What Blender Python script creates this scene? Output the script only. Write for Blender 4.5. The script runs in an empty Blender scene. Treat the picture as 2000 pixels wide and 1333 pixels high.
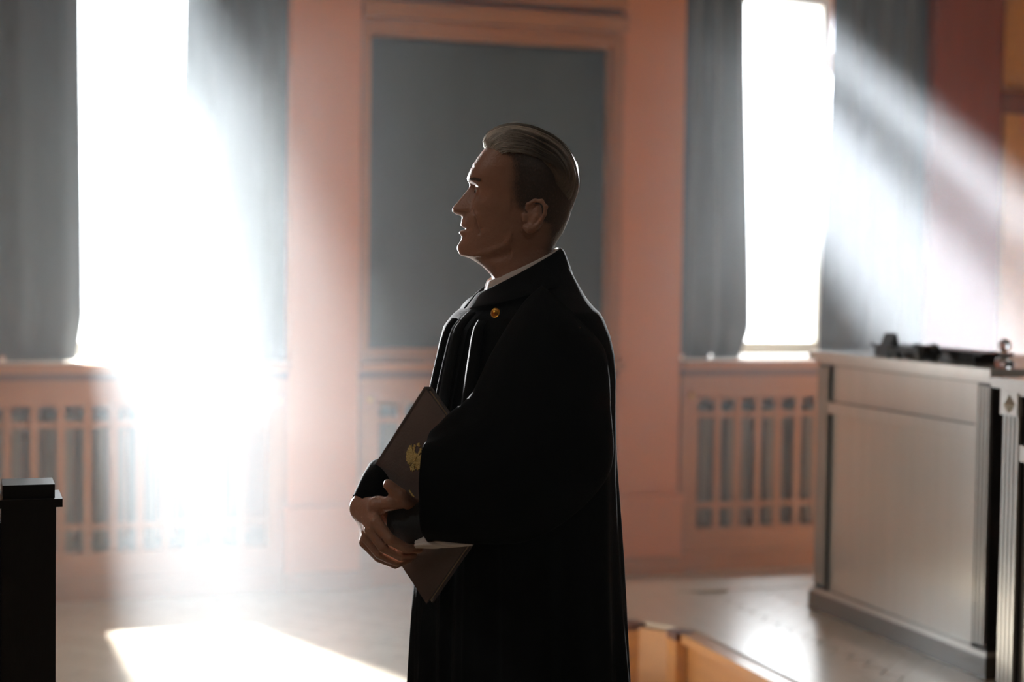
import bpy, bmesh, math, random
import numpy as np
from mathutils import Vector, Matrix
random.seed(7); np.random.seed(7)
PI = math.pi
S = bpy.context.scene
C = bpy.data.collections.new('courtroom'); S.collection.children.link(C)

# ------------------------------------------------------------------ camera
F_PX, CAM_Z = 3200.0, 1.52
YAW, PITCH, ROLL = math.radians(18.4), math.radians(-2.45), math.radians(0.8)
fw = Vector((math.sin(YAW)*math.cos(PITCH), math.cos(YAW)*math.cos(PITCH), math.sin(PITCH)))
r0 = Vector((math.cos(YAW), -math.sin(YAW), 0)); u0 = r0.cross(fw)
cr = r0*math.cos(ROLL) + u0*math.sin(ROLL); cu = -r0*math.sin(ROLL) + u0*math.cos(ROLL)
cd = bpy.data.cameras.new('camera'); cam = bpy.data.objects.new('camera', cd); C.objects.link(cam)
M4 = Matrix.Identity(4)
for i, v in enumerate((cr, cu, -fw)):
    for j in range(3): M4[j][i] = v[j]
M4[2][3] = CAM_Z
cam.matrix_world = M4
cd.sensor_width = 36.0; cd.lens = 36.0*F_PX/2000.0
cd.dof.use_dof = True; cd.dof.focus_distance = 3.0; cd.dof.aperture_fstop = 2.4
S.camera = cam

# ------------------------------------------------------------------ world, lamps, exposure
W = bpy.data.worlds.new('overcast_sky'); S.world = W; W.use_nodes = True
bg = W.node_tree.nodes['Background']; bg.inputs[0].default_value = (0.9, 0.965, 1.0, 1); bg.inputs[1].default_value = 8
S.view_settings.view_transform = 'Standard'; S.view_settings.look = 'None'
S.view_settings.exposure = 0.4; S.view_settings.gamma = 1.0; S.view_settings.use_curve_mapping = False
S.cycles.max_bounces = 6; S.cycles.diffuse_bounces = 3; S.cycles.glossy_bounces = 3
S.cycles.volume_bounces = 1; S.cycles.transparent_max_bounces = 12; S.cycles.sample_clamp_indirect = 4.0
S.cycles.volume_step_rate = 3.0
S.cycles.use_adaptive_sampling = True; S.cycles.adaptive_threshold = .04
S.cycles.caustics_reflective = False; S.cycles.caustics_refractive = False

def spot(name, loc, target, power, angle, blend, col, rad=0.12):
    l = bpy.data.lights.new(name, 'SPOT'); l.energy = power; l.spot_size = math.radians(angle); l.spot_blend = blend
    l.color = col; l.shadow_soft_size = rad
    o = bpy.data.objects.new(name, l); C.objects.link(o); o.location = loc
    o.rotation_euler = (Vector(target)-Vector(loc)).to_track_quat('-Z', 'Y').to_euler(); return o
# two strong daylight floodlights outside the two open windows throw the shafts
spot('flood_lamp_outside', (0.30, 9.9, 5.1), (0.74, 7.62, 1.70), 29000, 40, 0.45, (0.92, 0.97, 1.0))
spot('flood_lamp_outside', (2.9, 9.4, 4.6), (4.06, 7.62, 2.42), 240000, 16, 0.4, (0.93, 0.95, 1.0))
# two added rim spots, out of view, shine straight in at the person and edge the figure with light
spot('added_rim_spot', (0.22, 17.0, 1.62), (0.97, 2.95, 1.35), 32000, 9, 0.3, (0.95, 0.98, 1.0), .1)
spot('added_rim_spot', (6.1, 11.0, 2.9), (1.05, 2.95, 1.35), 4000, 12, 0.3, (0.95, 0.98, 1.0), .1)
for x0, x1 in ((0.40, 1.02), (3.72, 4.36)):                       # sky portals in the two window openings
    l = bpy.data.lights.new('sky_portal', 'AREA'); l.shape = 'RECTANGLE'; l.size = x1-x0+0.3; l.size_y = 2.4
    l.cycles.is_portal = True
    o = bpy.data.objects.new('sky_portal', l); C.objects.link(o); o.location = ((x0+x1)/2, 8.08, 2.25)
    o.rotation_euler = (math.radians(-90), 0, 0)

# ------------------------------------------------------------------ materials
def rgb(h): return tuple((c/12.92 if c <= .04045 else ((c+.055)/1.055)**2.4) for c in [int(h[i:i+2], 16)/255 for i in (0, 2, 4)]) + (1,)
MATS = {}
def mat(name, col, rough=.5, metal=0, bump=0, bscale=60, var=.12, vscale=4, stretch=(1, 1, 1), spec=.5, coat=0, sub=0, trans=0, sheen=0):
    m = bpy.data.materials.new(name); m.use_nodes = True; N = m.node_tree.nodes; L = m.node_tree.links
    b = N['Principled BSDF']; col = rgb(col) if isinstance(col, str) else col
    b.inputs['Roughness'].default_value = rough; b.inputs['Metallic'].default_value = metal
    b.inputs['Specular IOR Level'].default_value = spec; b.inputs['Coat Weight'].default_value = coat
    b.inputs['Coat Roughness'].default_value = .08
    if sub: b.inputs['Subsurface Weight'].default_value = sub; b.inputs['Subsurface Radius'].default_value = (.01, .004, .002); b.inputs['Subsurface Scale'].default_value = .6
    if sheen: b.inputs['Sheen Weight'].default_value = sheen
    tc = N.new('ShaderNodeTexCoord'); mp = N.new('ShaderNodeMapping'); mp.inputs['Scale'].default_value = stretch
    L.new(tc.outputs['Object'], mp.inputs[0])
    n = N.new('ShaderNodeTexNoise'); n.inputs['Scale'].default_value = vscale; n.inputs['Detail'].default_value = 5; L.new(mp.outputs[0], n.inputs['Vector'])
    mx = N.new('ShaderNodeMix'); mx.data_type = 'RGBA'
    mx.inputs[6].default_value = tuple(c*(1-var) for c in col[:3])+(1,); mx.inputs[7].default_value = tuple(min(1, c*(1+var)) for c in col[:3])+(1,)
    L.new(n.outputs['Fac'], mx.inputs[0]); L.new(mx.outputs[2], b.inputs['Base Color'])
    if bump:
        n2 = N.new('ShaderNodeTexNoise'); n2.inputs['Scale'].default_value = bscale; n2.inputs['Detail'].default_value = 4; L.new(mp.outputs[0], n2.inputs['Vector'])
        bp = N.new('ShaderNodeBump'); bp.inputs['Strength'].default_value = bump; bp.inputs['Distance'].default_value = .01
        L.new(n2.outputs['Fac'], bp.inputs['Height']); L.new(bp.outputs[0], b.inputs['Normal'])
    MATS[name] = m; return m
mat('plaster', 'CF7C4A', .75, bump=.15, bscale=40, var=.06, vscale=2)
mat('wood', 'A86838', .42, bump=.08, bscale=30, var=.18, vscale=5, stretch=(6, 6, .6))
mat('wood_h', 'A86838', .42, bump=.08, bscale=30, var=.18, vscale=5, stretch=(.6, 6, 6))
mat('honey', 'C88A4A', .3, bump=.05, var=.2, vscale=4, stretch=(6, .8, 6), coat=.3)
mat('redwood', '74372A', .3, bump=.05, var=.2, vscale=4, stretch=(5, 5, .5), coat=.4)
mat('capwood', '5A2E20', .35, var=.2)
mat('podium_sheen', 'DAD9D5', .2, metal=.65, bump=.008, bscale=40, var=.08, vscale=3, stretch=(8, 8, .5), coat=.3)  # dark podium wood, its reflected light put into a pale grey colour
mat('podium_sheen_dim', '6E6D6A', .25, metal=.5, var=.1, coat=.5)  # greyer copy of the podium wood, its darker reflection painted in
mat('blackpaint', '16110F', .35, bump=.03, bscale=40, var=.3, vscale=3, stretch=(8, 8, .5), spec=.4)
mat('panelling', '33211A', .5, var=.25, vscale=3, stretch=(6, 6, .5))
mat('parquet', 'D8C6AE', .3, bump=.04, var=.2, vscale=6, stretch=(8, 1, 1), coat=1)
MATS['parquet'].node_tree.nodes['Principled BSDF'].inputs['Coat Roughness'].default_value = .22; MATS['parquet'].node_tree.nodes['Principled BSDF'].inputs['Coat IOR'].default_value = 1.85
mat('ceiling', 'D8CDBE', .9, var=.04)
mat('curtain', '3A4249', .9, bump=.2, bscale=250, var=.1, vscale=3, stretch=(3, 3, .4), sheen=.2)
mat('blind', '1E2729', .85, bump=.15, bscale=200, var=.15, vscale=3, stretch=(4, 4, .3))
mat('white_paint', 'E6DDCB', .45, var=.03)
mat('iron', '6A5A48', .55, var=.1)
mat('dark', '1a1614', .9)
mat('brass', 'C8963C', .3, metal=1, var=.15, vscale=60)
mat('gold', 'EBD58A', .4, metal=.25, bump=.5, bscale=500, var=.25, vscale=300)
mat('robe', '06090A', .85, bump=.12, bscale=300, var=.2, vscale=8, spec=.12)
mat('suit', '2C3336', .8, bump=.2, bscale=500, var=.15, sheen=.1)
mat('shirt', 'E4E0DC', .7, bump=.1, bscale=500, var=.03)
mat('leather', '6C6664', .42, bump=.08, bscale=180, var=.25, vscale=12)
mat('pages', 'B8A890', .8, var=.1, vscale=40, stretch=(1, 1, 20))
mat('blackplastic', '0c0c0d', .35)
mat('eyeball', 'D8D2CA', .12, var=.02)
mat('iris', '1A120C', .08)
mat('shoe', '0a0a0a', .2, coat=.5)
mat('brow', '75665A', .6)
mat('nail', 'C8988A', .3, var=.03)
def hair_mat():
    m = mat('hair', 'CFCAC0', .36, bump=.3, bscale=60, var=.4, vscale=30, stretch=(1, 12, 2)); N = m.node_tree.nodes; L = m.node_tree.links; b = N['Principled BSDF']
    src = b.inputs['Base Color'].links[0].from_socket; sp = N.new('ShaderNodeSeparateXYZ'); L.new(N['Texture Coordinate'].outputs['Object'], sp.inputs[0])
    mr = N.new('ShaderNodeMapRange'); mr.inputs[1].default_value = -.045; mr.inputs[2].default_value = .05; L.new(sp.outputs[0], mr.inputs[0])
    mx = N.new('ShaderNodeMix'); mx.data_type = 'RGBA'; mx.blend_type = 'MULTIPLY'; mx.inputs[7].default_value = (.22, .19, .16, 1)  # backlight painted into the colour: pale at the front, darker behind
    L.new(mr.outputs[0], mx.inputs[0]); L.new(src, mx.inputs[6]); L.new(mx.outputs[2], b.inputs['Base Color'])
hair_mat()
def glass_mat():
    m = bpy.data.materials.new('pane_glass'); m.use_nodes = True; N = m.node_tree.nodes; L = m.node_tree.links
    N.remove(N['Principled BSDF']); t = N.new('ShaderNodeBsdfTransparent'); g = N.new('ShaderNodeBsdfGlossy'); g.inputs['Roughness'].default_value = .02
    x = N.new('ShaderNodeMixShader'); x.inputs[0].default_value = .05
    L.new(t.outputs[0], x.inputs[1]); L.new(g.outputs[0], x.inputs[2]); L.new(x.outputs[0], N['Material Output'].inputs[0])
    MATS['pane_glass'] = m
    m = bpy.data.materials.new('crystal'); m.use_nodes = True; b = m.node_tree.nodes['Principled BSDF']
    b.inputs['Transmission Weight'].default_value = 1; b.inputs['Roughness'].default_value = .02; b.inputs['IOR'].default_value = 1.5; MATS['crystal'] = m
glass_mat()
def skin_mat():
    m = mat('skin', 'AE8672', .42, bump=.16, bscale=220, var=.1, vscale=25, sub=.12)
    N = m.node_tree.nodes; L = m.node_tree.links; b = N['Principled BSDF']
    src = b.inputs['Base Color'].links[0].from_socket
    a = N.new('ShaderNodeAttribute'); a.attribute_name = 'stubble'
    nz = N.new('ShaderNodeTexNoise'); nz.inputs['Scale'].default_value = 350
    mu = N.new('ShaderNodeMath'); mu.operation = 'MULTIPLY'; ad = N.new('ShaderNodeMath'); ad.operation = 'ADD'; ad.inputs[1].default_value = .55
    L.new(nz.outputs['Fac'], ad.inputs[0]); L.new(ad.outputs[0], mu.inputs[0]); L.new(a.outputs['Fac'], mu.inputs[1])
    mx = N.new('ShaderNodeMix'); mx.data_type = 'RGBA'; mx.inputs[7].default_value = rgb('4A4038')
    mx.clamp_factor = True
    L.new(mu.outputs[0], mx.inputs[0]); L.new(src, mx.inputs[6]); L.new(mx.outputs[2], b.inputs['Base Color'])
skin_mat()
def floor_mat():
    m = mat('floor', 'B89878', .3, var=.2, vscale=5, coat=1)
    m.node_tree.nodes['Principled BSDF'].inputs['Coat Roughness'].default_value = .16; m.node_tree.nodes['Principled BSDF'].inputs['Coat IOR'].default_value = 1.85
    N = m.node_tree.nodes; L = m.node_tree.links; b = N['Principled BSDF']
    tc = N['Texture Coordinate']; mp = N.new('ShaderNodeMapping'); mp.inputs['Rotation'].default_value = (0, 0, PI/4); L.new(tc.outputs['Object'], mp.inputs[0])
    br = N.new('ShaderNodeTexBrick'); br.inputs['Scale'].default_value = 1; br.inputs['Brick Width'].default_value = .36; br.inputs['Row Height'].default_value = .075
    br.inputs['Mortar Size'].default_value = .003; br.inputs['Color1'].default_value = rgb('E0D2BC'); br.inputs['Color2'].default_value = rgb('D0BFA6'); br.inputs['Mortar'].default_value = rgb('6A5038')
    L.new(mp.outputs[0], br.inputs[0]); L.new(br.outputs['Color'], b.inputs['Base Color'])
floor_mat()

# ------------------------------------------------------------------ mesh helpers
def mesh_obj(name, verts, faces, m, parent=None, smooth=False, kind=None):
    me = bpy.data.meshes.new(name); me.from_pydata([tuple(v) for v in verts], [], [tuple(f) for f in faces]); me.update()
    me.materials.append(MATS[m])
    if smooth: me.polygons.foreach_set('use_smooth', [True]*len(me.polygons))
    o = bpy.data.objects.new(name, me); C.objects.link(o)
    if parent: o.parent = parent
    if kind: o['kind'] = kind
    return o
def bm_obj(name, bm, m, parent=None, smooth=False, kind=None, bevel=0):
    if bevel:
        bmesh.ops.bevel(bm, geom=[e for e in bm.edges if e.calc_face_angle(0) > .5], offset=bevel, segments=2, affect='EDGES', profile=.6)
    bmesh.ops.recalc_face_normals(bm, faces=bm.faces[:])
    me = bpy.data.meshes.new(name); bm.to_mesh(me); bm.free(); me.materials.append(MATS[m])
    if smooth: me.polygons.foreach_set('use_smooth', [True]*len(me.polygons))
    o = bpy.data.objects.new(name, me); C.objects.link(o)
    if parent: o.parent = parent
    if kind: o['kind'] = kind
    return o
def bx(bm, x0, x1, y0, y1, z0, z1):
    vs = [bm.verts.new(p) for p in ((x0,y0,z0),(x1,y0,z0),(x1,y1,z0),(x0,y1,z0),(x0,y0,z1),(x1,y0,z1),(x1,y1,z1),(x0,y1,z1))]
    for f in ((0,3,2,1),(4,5,6,7),(0,1,5,4),(1,2,6,5),(2,3,7,6),(3,0,4,7)): bm.faces.new([vs[i] for i in f])
def box(name, b, m, parent=None, bevel=0, kind=None):
    bm = bmesh.new(); bx(bm, *b); return bm_obj(name, bm, m, parent, kind=kind, bevel=bevel)
def boxes(name, bs, m, parent=None, bevel=0, kind=None):
    bm = bmesh.new()
    for b in bs: bx(bm, *b)
    return bm_obj(name, bm, m, parent, kind=kind, bevel=bevel)
def lathe(name, prof, m, parent=None, loc=(0,0,0), n=32):
    vs, fs = [], []
    for r, z in prof:
        for i in range(n): a = 2*PI*i/n; vs.append((loc[0]+r*math.cos(a), loc[1]+r*math.sin(a), loc[2]+z))
    for j in range(len(prof)-1):
        for i in range(n): fs.append((j*n+i, j*n+(i+1)%n, (j+1)*n+(i+1)%n, (j+1)*n+i))
    fs.append(tuple(range(n))[::-1]); fs.append(tuple((len(prof)-1)*n+i for i in range(n)))
    return mesh_obj(name, vs, fs, m, parent, True)
def prism(name, poly, z0, z1, m, parent=None, kind=None, bevel=0):
    bm = bmesh.new(); a = [bm.verts.new((x, y, z0)) for x, y in poly]; b = [bm.verts.new((x, y, z1)) for x, y in poly]
    bm.faces.new(a[::-1]); bm.faces.new(b); n = len(poly)
    for i in range(n): bm.faces.new((a[i], a[(i+1)%n], b[(i+1)%n], b[i]))
    return bm_obj(name, bm, m, parent, kind=kind, bevel=bevel)
def thing(name, label, cat, loc=(0,0,0), rz=0, group=None):
    o = bpy.data.objects.new(name, None); C.objects.link(o); o.location = loc; o.rotation_euler = (0, 0, rz); o['label'] = label; o['category'] = cat
    if group: o['group'] = group
    return o
def tag(o, label, cat=None, group=None, kind=None):
    o['label'] = label
    if cat: o['category'] = cat
    if group: o['group'] = group
    if kind: o['kind'] = kind
    return o
def struct(name, o_label=None):
    o = bpy.data.objects.new(name, None); C.objects.link(o); o['kind'] = 'structure'
    if o_label: o['label'] = o_label
    return o

# ------------------------------------------------------------------ room shell
WY = 7.62; YB = 8.10; CEIL = 4.4; XL, XR, YR = -5.0, 8.0, -4.5
def st(o, label=None):
    o['kind'] = 'structure'
    if label: o['label'] = label
    return o
st(box('floor', (XL, XR, YR, YB, -.2, 0), 'floor'), 'pale glossy parquet floor in front of the windows')
st(box('ceiling', (XL, XR, YR, YB, CEIL, CEIL+.2), 'ceiling'), 'plain pale ceiling over the hall')
st(box('wall_left', (XL-.2, XL, YR, YB, 0, CEIL), 'plaster'), 'terracotta plaster wall on the left side of the hall')
st(box('wall_right', (XR, XR+.2, YR, YB, 0, CEIL), 'plaster'), 'terracotta plaster wall on the right side of the hall')
st(box('wall_rear', (XL, XR, YR-.2, YR, 0, CEIL), 'panelling'), 'dark wood panelled wall behind the viewer')
LINT = 3.45
bays = [(-.05, 1.43, True), (1.765, 3.10, False), (3.435, 4.90, True)]
wb = struct('wall_back', 'terracotta plaster wall with pilasters between tall curtained windows')
boxes('masonry', [(XL, -.05, WY, YB, 0, CEIL), (1.43, 1.765, WY, YB, 0, CEIL), (3.10, 3.435, WY, YB, 0, CEIL), (4.90, XR, WY, YB, 0, CEIL),
      (-.05, 1.43, WY, YB, LINT, CEIL), (1.765, 3.10, WY, YB, 2.78, CEIL), (3.435, 4.90, WY, YB, LINT, CEIL),
      (-.05, 1.43, 7.88, YB, 0, 1.04), (1.765, 3.10, 7.88, YB, 0, 2.80), (3.435, 4.90, 7.88, YB, 0, 1.04),
      (-.05, .36, 7.98, YB, 1.04, LINT), (1.06, 1.43, 7.98, YB, 1.04, LINT), (3.435, 3.72, 7.98, YB, 1.04, LINT), (4.46, 4.90, 7.98, YB, 1.04, LINT)], 'plaster', wb)
for k, (x0, x1) in enumerate(((-.42, -.06), (1.425, 1.757), (3.088, 3.418), (4.862, 5.28))):
    m = 'plaster' if k < 3 else 'redwood'
    t = struct('trim_%d' % (k+1), ['terracotta pilaster left of the first window', 'terracotta pilaster between the bright left window and the dark blind', 'terracotta pilaster between the dark blind and the right window', 'polished red-brown pilaster right of the right window'][k])
    box('shaft', (x0, x1, 7.58, 7.70, .38, CEIL), m, t, bevel=.006)
    box('plinth', (x0-.012, x1+.012, 7.555, 7.70, .09, .37), m, t, bevel=.006)
    box('plinth_moulding', (x0-.02, x1+.02, 7.54, 7.70, .365, .40), m, t, bevel=.01)
    box('skirting', (x0-.025, x1+.025, 7.535, 7.70, 0, .09), 'wood_h', t, bevel=.008)

def grille(x0, x1, label):
    t = thing('radiator_grille', label, 'grille', ((x0+x1)/2, 7.62, 0)); c = (x0+x1)/2
    L = lambda a, b, y0, y1, z0, z1: (a-c, b-c, y0-7.62, y1-7.62, z0, z1)
    sx0, sx1 = x0+.10, x1-.10
    box('stile', L(x0+.005, sx0, 7.60, 7.64, .10, 1.0), 'wood', t, .004); box('stile', L(sx1, x1-.005, 7.60, 7.64, .10, 1.0), 'wood', t, .004)
    box('rail', L(sx0, sx1, 7.60, 7.64, .885, 1.0), 'wood_h', t, .004); box('rail', L(sx0, sx1, 7.60, 7.64, .10, .215), 'wood_h', t, .004)
    box('cross_bar', L(sx0, sx1, 7.612, 7.632, .785, .81), 'wood_h', t, .003); box('cross_bar', L(sx0, sx1, 7.612, 7.632, .32, .345), 'wood_h', t, .003)
    n = round((sx1-sx0)/.118)
    src = None
    for i in range(1, n):
        xx = sx0+(sx1-sx0)*i/n-c
        if src is None: src = box('slat', (-.016, .016, -.012, .012, .215, .885), 'wood', t, .003); src.location.x = xx
        else: o = src.copy(); C.objects.link(o); o.parent = t; o.location.x = xx
    box('skirting', L(x0+.005, x1-.005, 7.575, 7.66, 0, .10), 'wood_h', t, .006)
    for sx in (x0+.05, x1-.05):
        k = lathe('knob', [(.004, 0), (.004, .015), (.013, .018), (.016, .026), (.012, .034), (.003, .037)], 'brass', t)
        k.rotation_euler = (PI/2, 0, 0); k.location = (sx-c, -.02, .90)
    return t
grille(-.05, 1.43, 'orange-brown wooden radiator grille under the bright left window')
grille(1.765, 3.10, 'orange-brown wooden radiator grille under the dark blind, behind the standing person')
grille(3.435, 4.90, 'brown wooden radiator grille under the right window, beside the podium')
def radiator(x0, x1, label):
    t = thing('radiator', label, 'radiator', ((x0+x1)/2, 7.76, 0)); n = int((x1-x0)/.075); src = None
    for i in range(n):
        xx = -(x1-x0)/2+.0375+i*.075
        if src is None:
            bm = bmesh.new(); bx(bm, -.022, .022, -.07, .07, .16, .84); src = bm_obj('section', bm, 'iron', t, bevel=.018); src.location.x = xx
        else: o = src.copy(); C.objects.link(o); o.parent = t; o.location.x = xx
    boxes('pipe', [(-(x1-x0)/2+.02, (x1-x0)/2-.02, -.02, .02, .21, .25), (-(x1-x0)/2+.02, (x1-x0)/2-.02, -.02, .02, .76, .80)], 'iron', t, .01)
    box('foot', (-(x1-x0)/2+.03, -(x1-x0)/2+.06, -.05, .05, 0, .17), 'iron', t); box('foot', ((x1-x0)/2-.06, (x1-x0)/2-.03, -.05, .05, 0, .17), 'iron', t)
radiator(.10, 1.28, 'cast iron radiator behind the left window grille')
radiator(1.90, 2.96, 'cast iron radiator behind the grille under the blind')
radiator(3.58, 4.75, 'cast iron radiator behind the right window grille')
for k, (x0, x1, w) in enumerate(bays):
    t = struct('trim_%d' % (5+k), ['wooden sill board under the left window', 'wooden sill board under the dark blind', 'wooden sill board under the right window'][k])
    box('sill_board', (x0-.0, x1+.0, 7.545, 7.98, 1.035, 1.075), 'white_paint' if False else 'wood_h', t, .008)
    box('sill_shadow', (x0, x1, 7.59, 7.63, 1.0, 1.03), 'capwood', t)  # dark strip stands in for the shadow line under the sill
    if w: box('inner_sill', (x0+.02, x1-.02, 7.60, 7.98, 1.0755, 1.082), 'white_paint', t, .002)
def window(n, x0, x1, label):
    t = struct('window_%d' % n, label); z0, z1 = 1.085, LINT; y0, y1 = 7.985, 8.04
    box('window_frame', (x0, x0+.05, y0, y1, z0, z1), 'white_paint', t, .005); box('window_frame', (x1-.05, x1, y0, y1, z0, z1), 'white_paint', t, .005)
    box('window_rail', (x0+.05, x1-.05, y0, y1, z0, z0+.07), 'white_paint', t, .005); box('window_rail', (x0+.05, x1-.05, y0, y1, z1-.06, z1), 'white_paint', t, .005)
    box('transom', (x0+.05, x1-.05, y0, y1, 2.98, 3.04), 'white_paint', t, .005)
    box('pane', (x0+.05, x1-.05, 8.01, 8.014, z0+.07, 2.98), 'pane_glass', t); box('pane', (x0+.05, x1-.05, 8.01, 8.014, 3.04, z1-.06), 'pane_glass', t)
window(1, .36, 1.06, 'tall white-framed window blazing with daylight at left')
window(2, 3.72, 4.46, 'tall white-framed window with parted dark curtains at right')

def curtain(label, xl, xr, edge=None, nfold=6, notch=(), phase=0.0, y=7.67):
    """xl/xr: functions of the height fraction giving the two edges"""
    t = thing('curtain', label, 'curtain', (0, 0, 0)); zt, zb = 3.55, 1.084
    nu, nv = 120, 60; vs = []
    for j in range(nv+1):
        s = j/nv; z = zb+(zt-zb)*s; a, b = xl(s), xr(s)
        for i in range(nu+1):
            q = i/nu; x = a+(b-a)*q
            amp = .014*(.5+.5*s)+.004
            yy = y+amp*math.sin(2*PI*nfold*q+phase+.5*math.sin(3*s+phase))+.003*math.sin(2*PI*nfold*1.7*q+1+2*s)
            zz = z
            if j == 0:
                for nx in notch:
                    if abs(x-nx) < .013: zz = z+.022
            vs.append((x, yy, zz))
    fs = [(j*(nu+1)+i, j*(nu+1)+i+1, (j+1)*(nu+1)+i+1, (j+1)*(nu+1)+i) for j in range(nv) for i in range(nu)]
    o = mesh_obj('cloth', vs, fs, 'curtain', t, True)
    s = o.modifiers.new('thick', 'SOLIDIFY'); s.thickness = .004
    return t
def rod(x0, x1, label):
    t = thing('curtain_rod', label, 'curtain rod', ((x0+x1)/2, 7.67, 3.60))
    o = lathe('pole', [(.014, -(x1-x0)/2), (.014, (x1-x0)/2)], 'brass', t); o.rotation_euler = (0, PI/2, 0)
    for s in (-1, 1):
        box('bracket', (s*(x1-x0)/2*.9-.01, s*(x1-x0)/2*.9+.01, -.03, .30, -.02, .02), 'brass', t)
smooth = lambda s: s*s*(3-2*s)
curtain('dark grey curtain left of the bright left window, at the photo edge', lambda s: -.045, lambda s: .497-.02*smooth(min(1, s*1.2))-.03*max(0, .08-s)/.08, nfold=3, notch=(.151,), phase=1.2)
curtain('dark grey curtain between the bright left window and the pilaster, washed by light', lambda s: .915+.04*smooth(min(1, s*1.3)), lambda s: 1.425, nfold=3.4, phase=.3)
curtain('dark grey curtain on the left side of the right window', lambda s: 3.44, lambda s: 3.853-.06*smooth(min(1, s*1.25))-.06*max(0, .06-s)/.06, nfold=3, notch=(3.462, 3.632), phase=2.2)
curtain('dark grey curtain on the right side of the right window, behind the podium', lambda s: 4.262+.045*smooth(min(1, s*1.3)), lambda s: 4.89, nfold=3.6, phase=.8)
rod(-.04, 1.42, 'brass rod above the left window curtains'); rod(3.44, 4.89, 'brass rod above the right window curtains')

# blind in its wooden frame between the two pilasters
t = thing('blind_frame', 'orange-brown wooden frame around the dark blind', 'frame', (2.43, 7.62, 0))
def FB(n, x0, x1, y0, y1, z0, z1, m='wood_h', bv=.006): return box(n, (x0-2.43, x1-2.43, y0-7.62, y1-7.62, z0, z1), m, t, bv)
FB('stile', 1.765, 1.805, 7.59, 7.70, 1.078, 2.78, 'wood'); FB('stile', 3.028, 3.10, 7.59, 7.70, 1.078, 2.78, 'wood')
FB('stile_moulding', 3.045, 3.075, 7.575, 7.60, 1.078, 2.78, 'wood')
FB('rail', 1.805, 3.028, 7.60, 7.70, 1.078, 1.14); FB('rail', 1.805, 3.028, 7.60, 7.70, 2.63, 2.70); FB('rail_moulding', 1.765, 3.10, 7.56, 7.60, 2.705, 2.78)
FB('rail_moulding', 1.765, 3.10, 7.57, 7.62, 2.82, 2.90); FB('head_board', 1.765, 3.10, 7.60, 7.64, 2.90, 3.3)
t = thing('roller_blind', 'dark grey-green fabric blind filling the wooden frame behind the person', 'blind', (2.415, 7.68, 1.14))
vs = []; nu, nv = 90, 40
for j in range(nv+1):
    for i in range(nu+1):
        q, s = i/nu, j/nv; x = -.61+1.222*q
        vs.append((x, .004*math.sin(q*17+s)+.003*math.sin(q*41)+.002*math.sin(9*s+q*5), 1.49*s))
o = mesh_obj('cloth', vs, [(j*(nu+1)+i, j*(nu+1)+i+1, (j+1)*(nu+1)+i+1, (j+1)*(nu+1)+i) for j in range(nv) for i in range(nu)], 'blind', t, True)
o.modifiers.new('thick', 'SOLIDIFY').thickness = .003
box('bottom_bar', (-.61, .612, -.008, .008, .0, .025), 'blind', t, .003)

# door casing and panelled door at far right
t = struct('door_1', 'tan wooden panelled door beyond the red-brown pilaster')
box('door_leaf', (5.40, 6.35, 7.60, 7.64, 0, 2.30), 'honey', t)
for z0, z1 in ((.25, .95), (1.1, 2.15)):
    for x0, x1 in ((5.50, 5.83), (5.92, 6.25)): box('panel', (x0, x1, 7.585, 7.60, z0, z1), 'honey', t, .008)
box('casing', (5.30, 5.40, 7.57, 7.64, 0, 2.42), 'honey', t, .008); box('casing', (6.35, 6.45, 7.57, 7.64, 0, 2.42), 'honey', t, .008); box('casing', (5.28, 6.47, 7.56, 7.64, 2.40, 2.52), 'capwood', t, .01)
box('over_panel', (5.30, 6.45, 7.60, 7.64, 2.52, 3.3), 'honey', t, .006)

# added ceiling lamps, out of view, that fill the hall with dim warm light
def fill_lamp(x, y, label, power):
    t = thing('fill_lamp', label, 'lamp', (x, y, CEIL))
    lathe('mount', [(.08, 0), (.08, -.03), (.02, -.04)], 'brass', t); lathe('rod', [(.01, -.03), (.01, -.5)], 'brass', t)
    lathe('shade', [(.03, -.48), (.22, -.55), (.26, -.62), (.255, -.625), (.21, -.56), (.03, -.50)], 'white_paint', t)
    l = bpy.data.lights.new('fill_light', 'AREA'); l.shape = 'DISK'; l.size = .42; l.energy = power; l.color = (1, .93, .85)
    o = bpy.data.objects.new('fill_light', l); C.objects.link(o); o.parent = t; o.location = (0, 0, -.64)
for x, y, lb, pw in ((-2.2, 3.2, 'added warm fill lamp over the left part of the hall', 14), (3.6, 2.2, 'added warm fill lamp over the platform', 5), (.6, -1.6, 'added warm fill lamp over the rear of the hall', 9)):
    fill_lamp(x, y, lb, pw)

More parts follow.
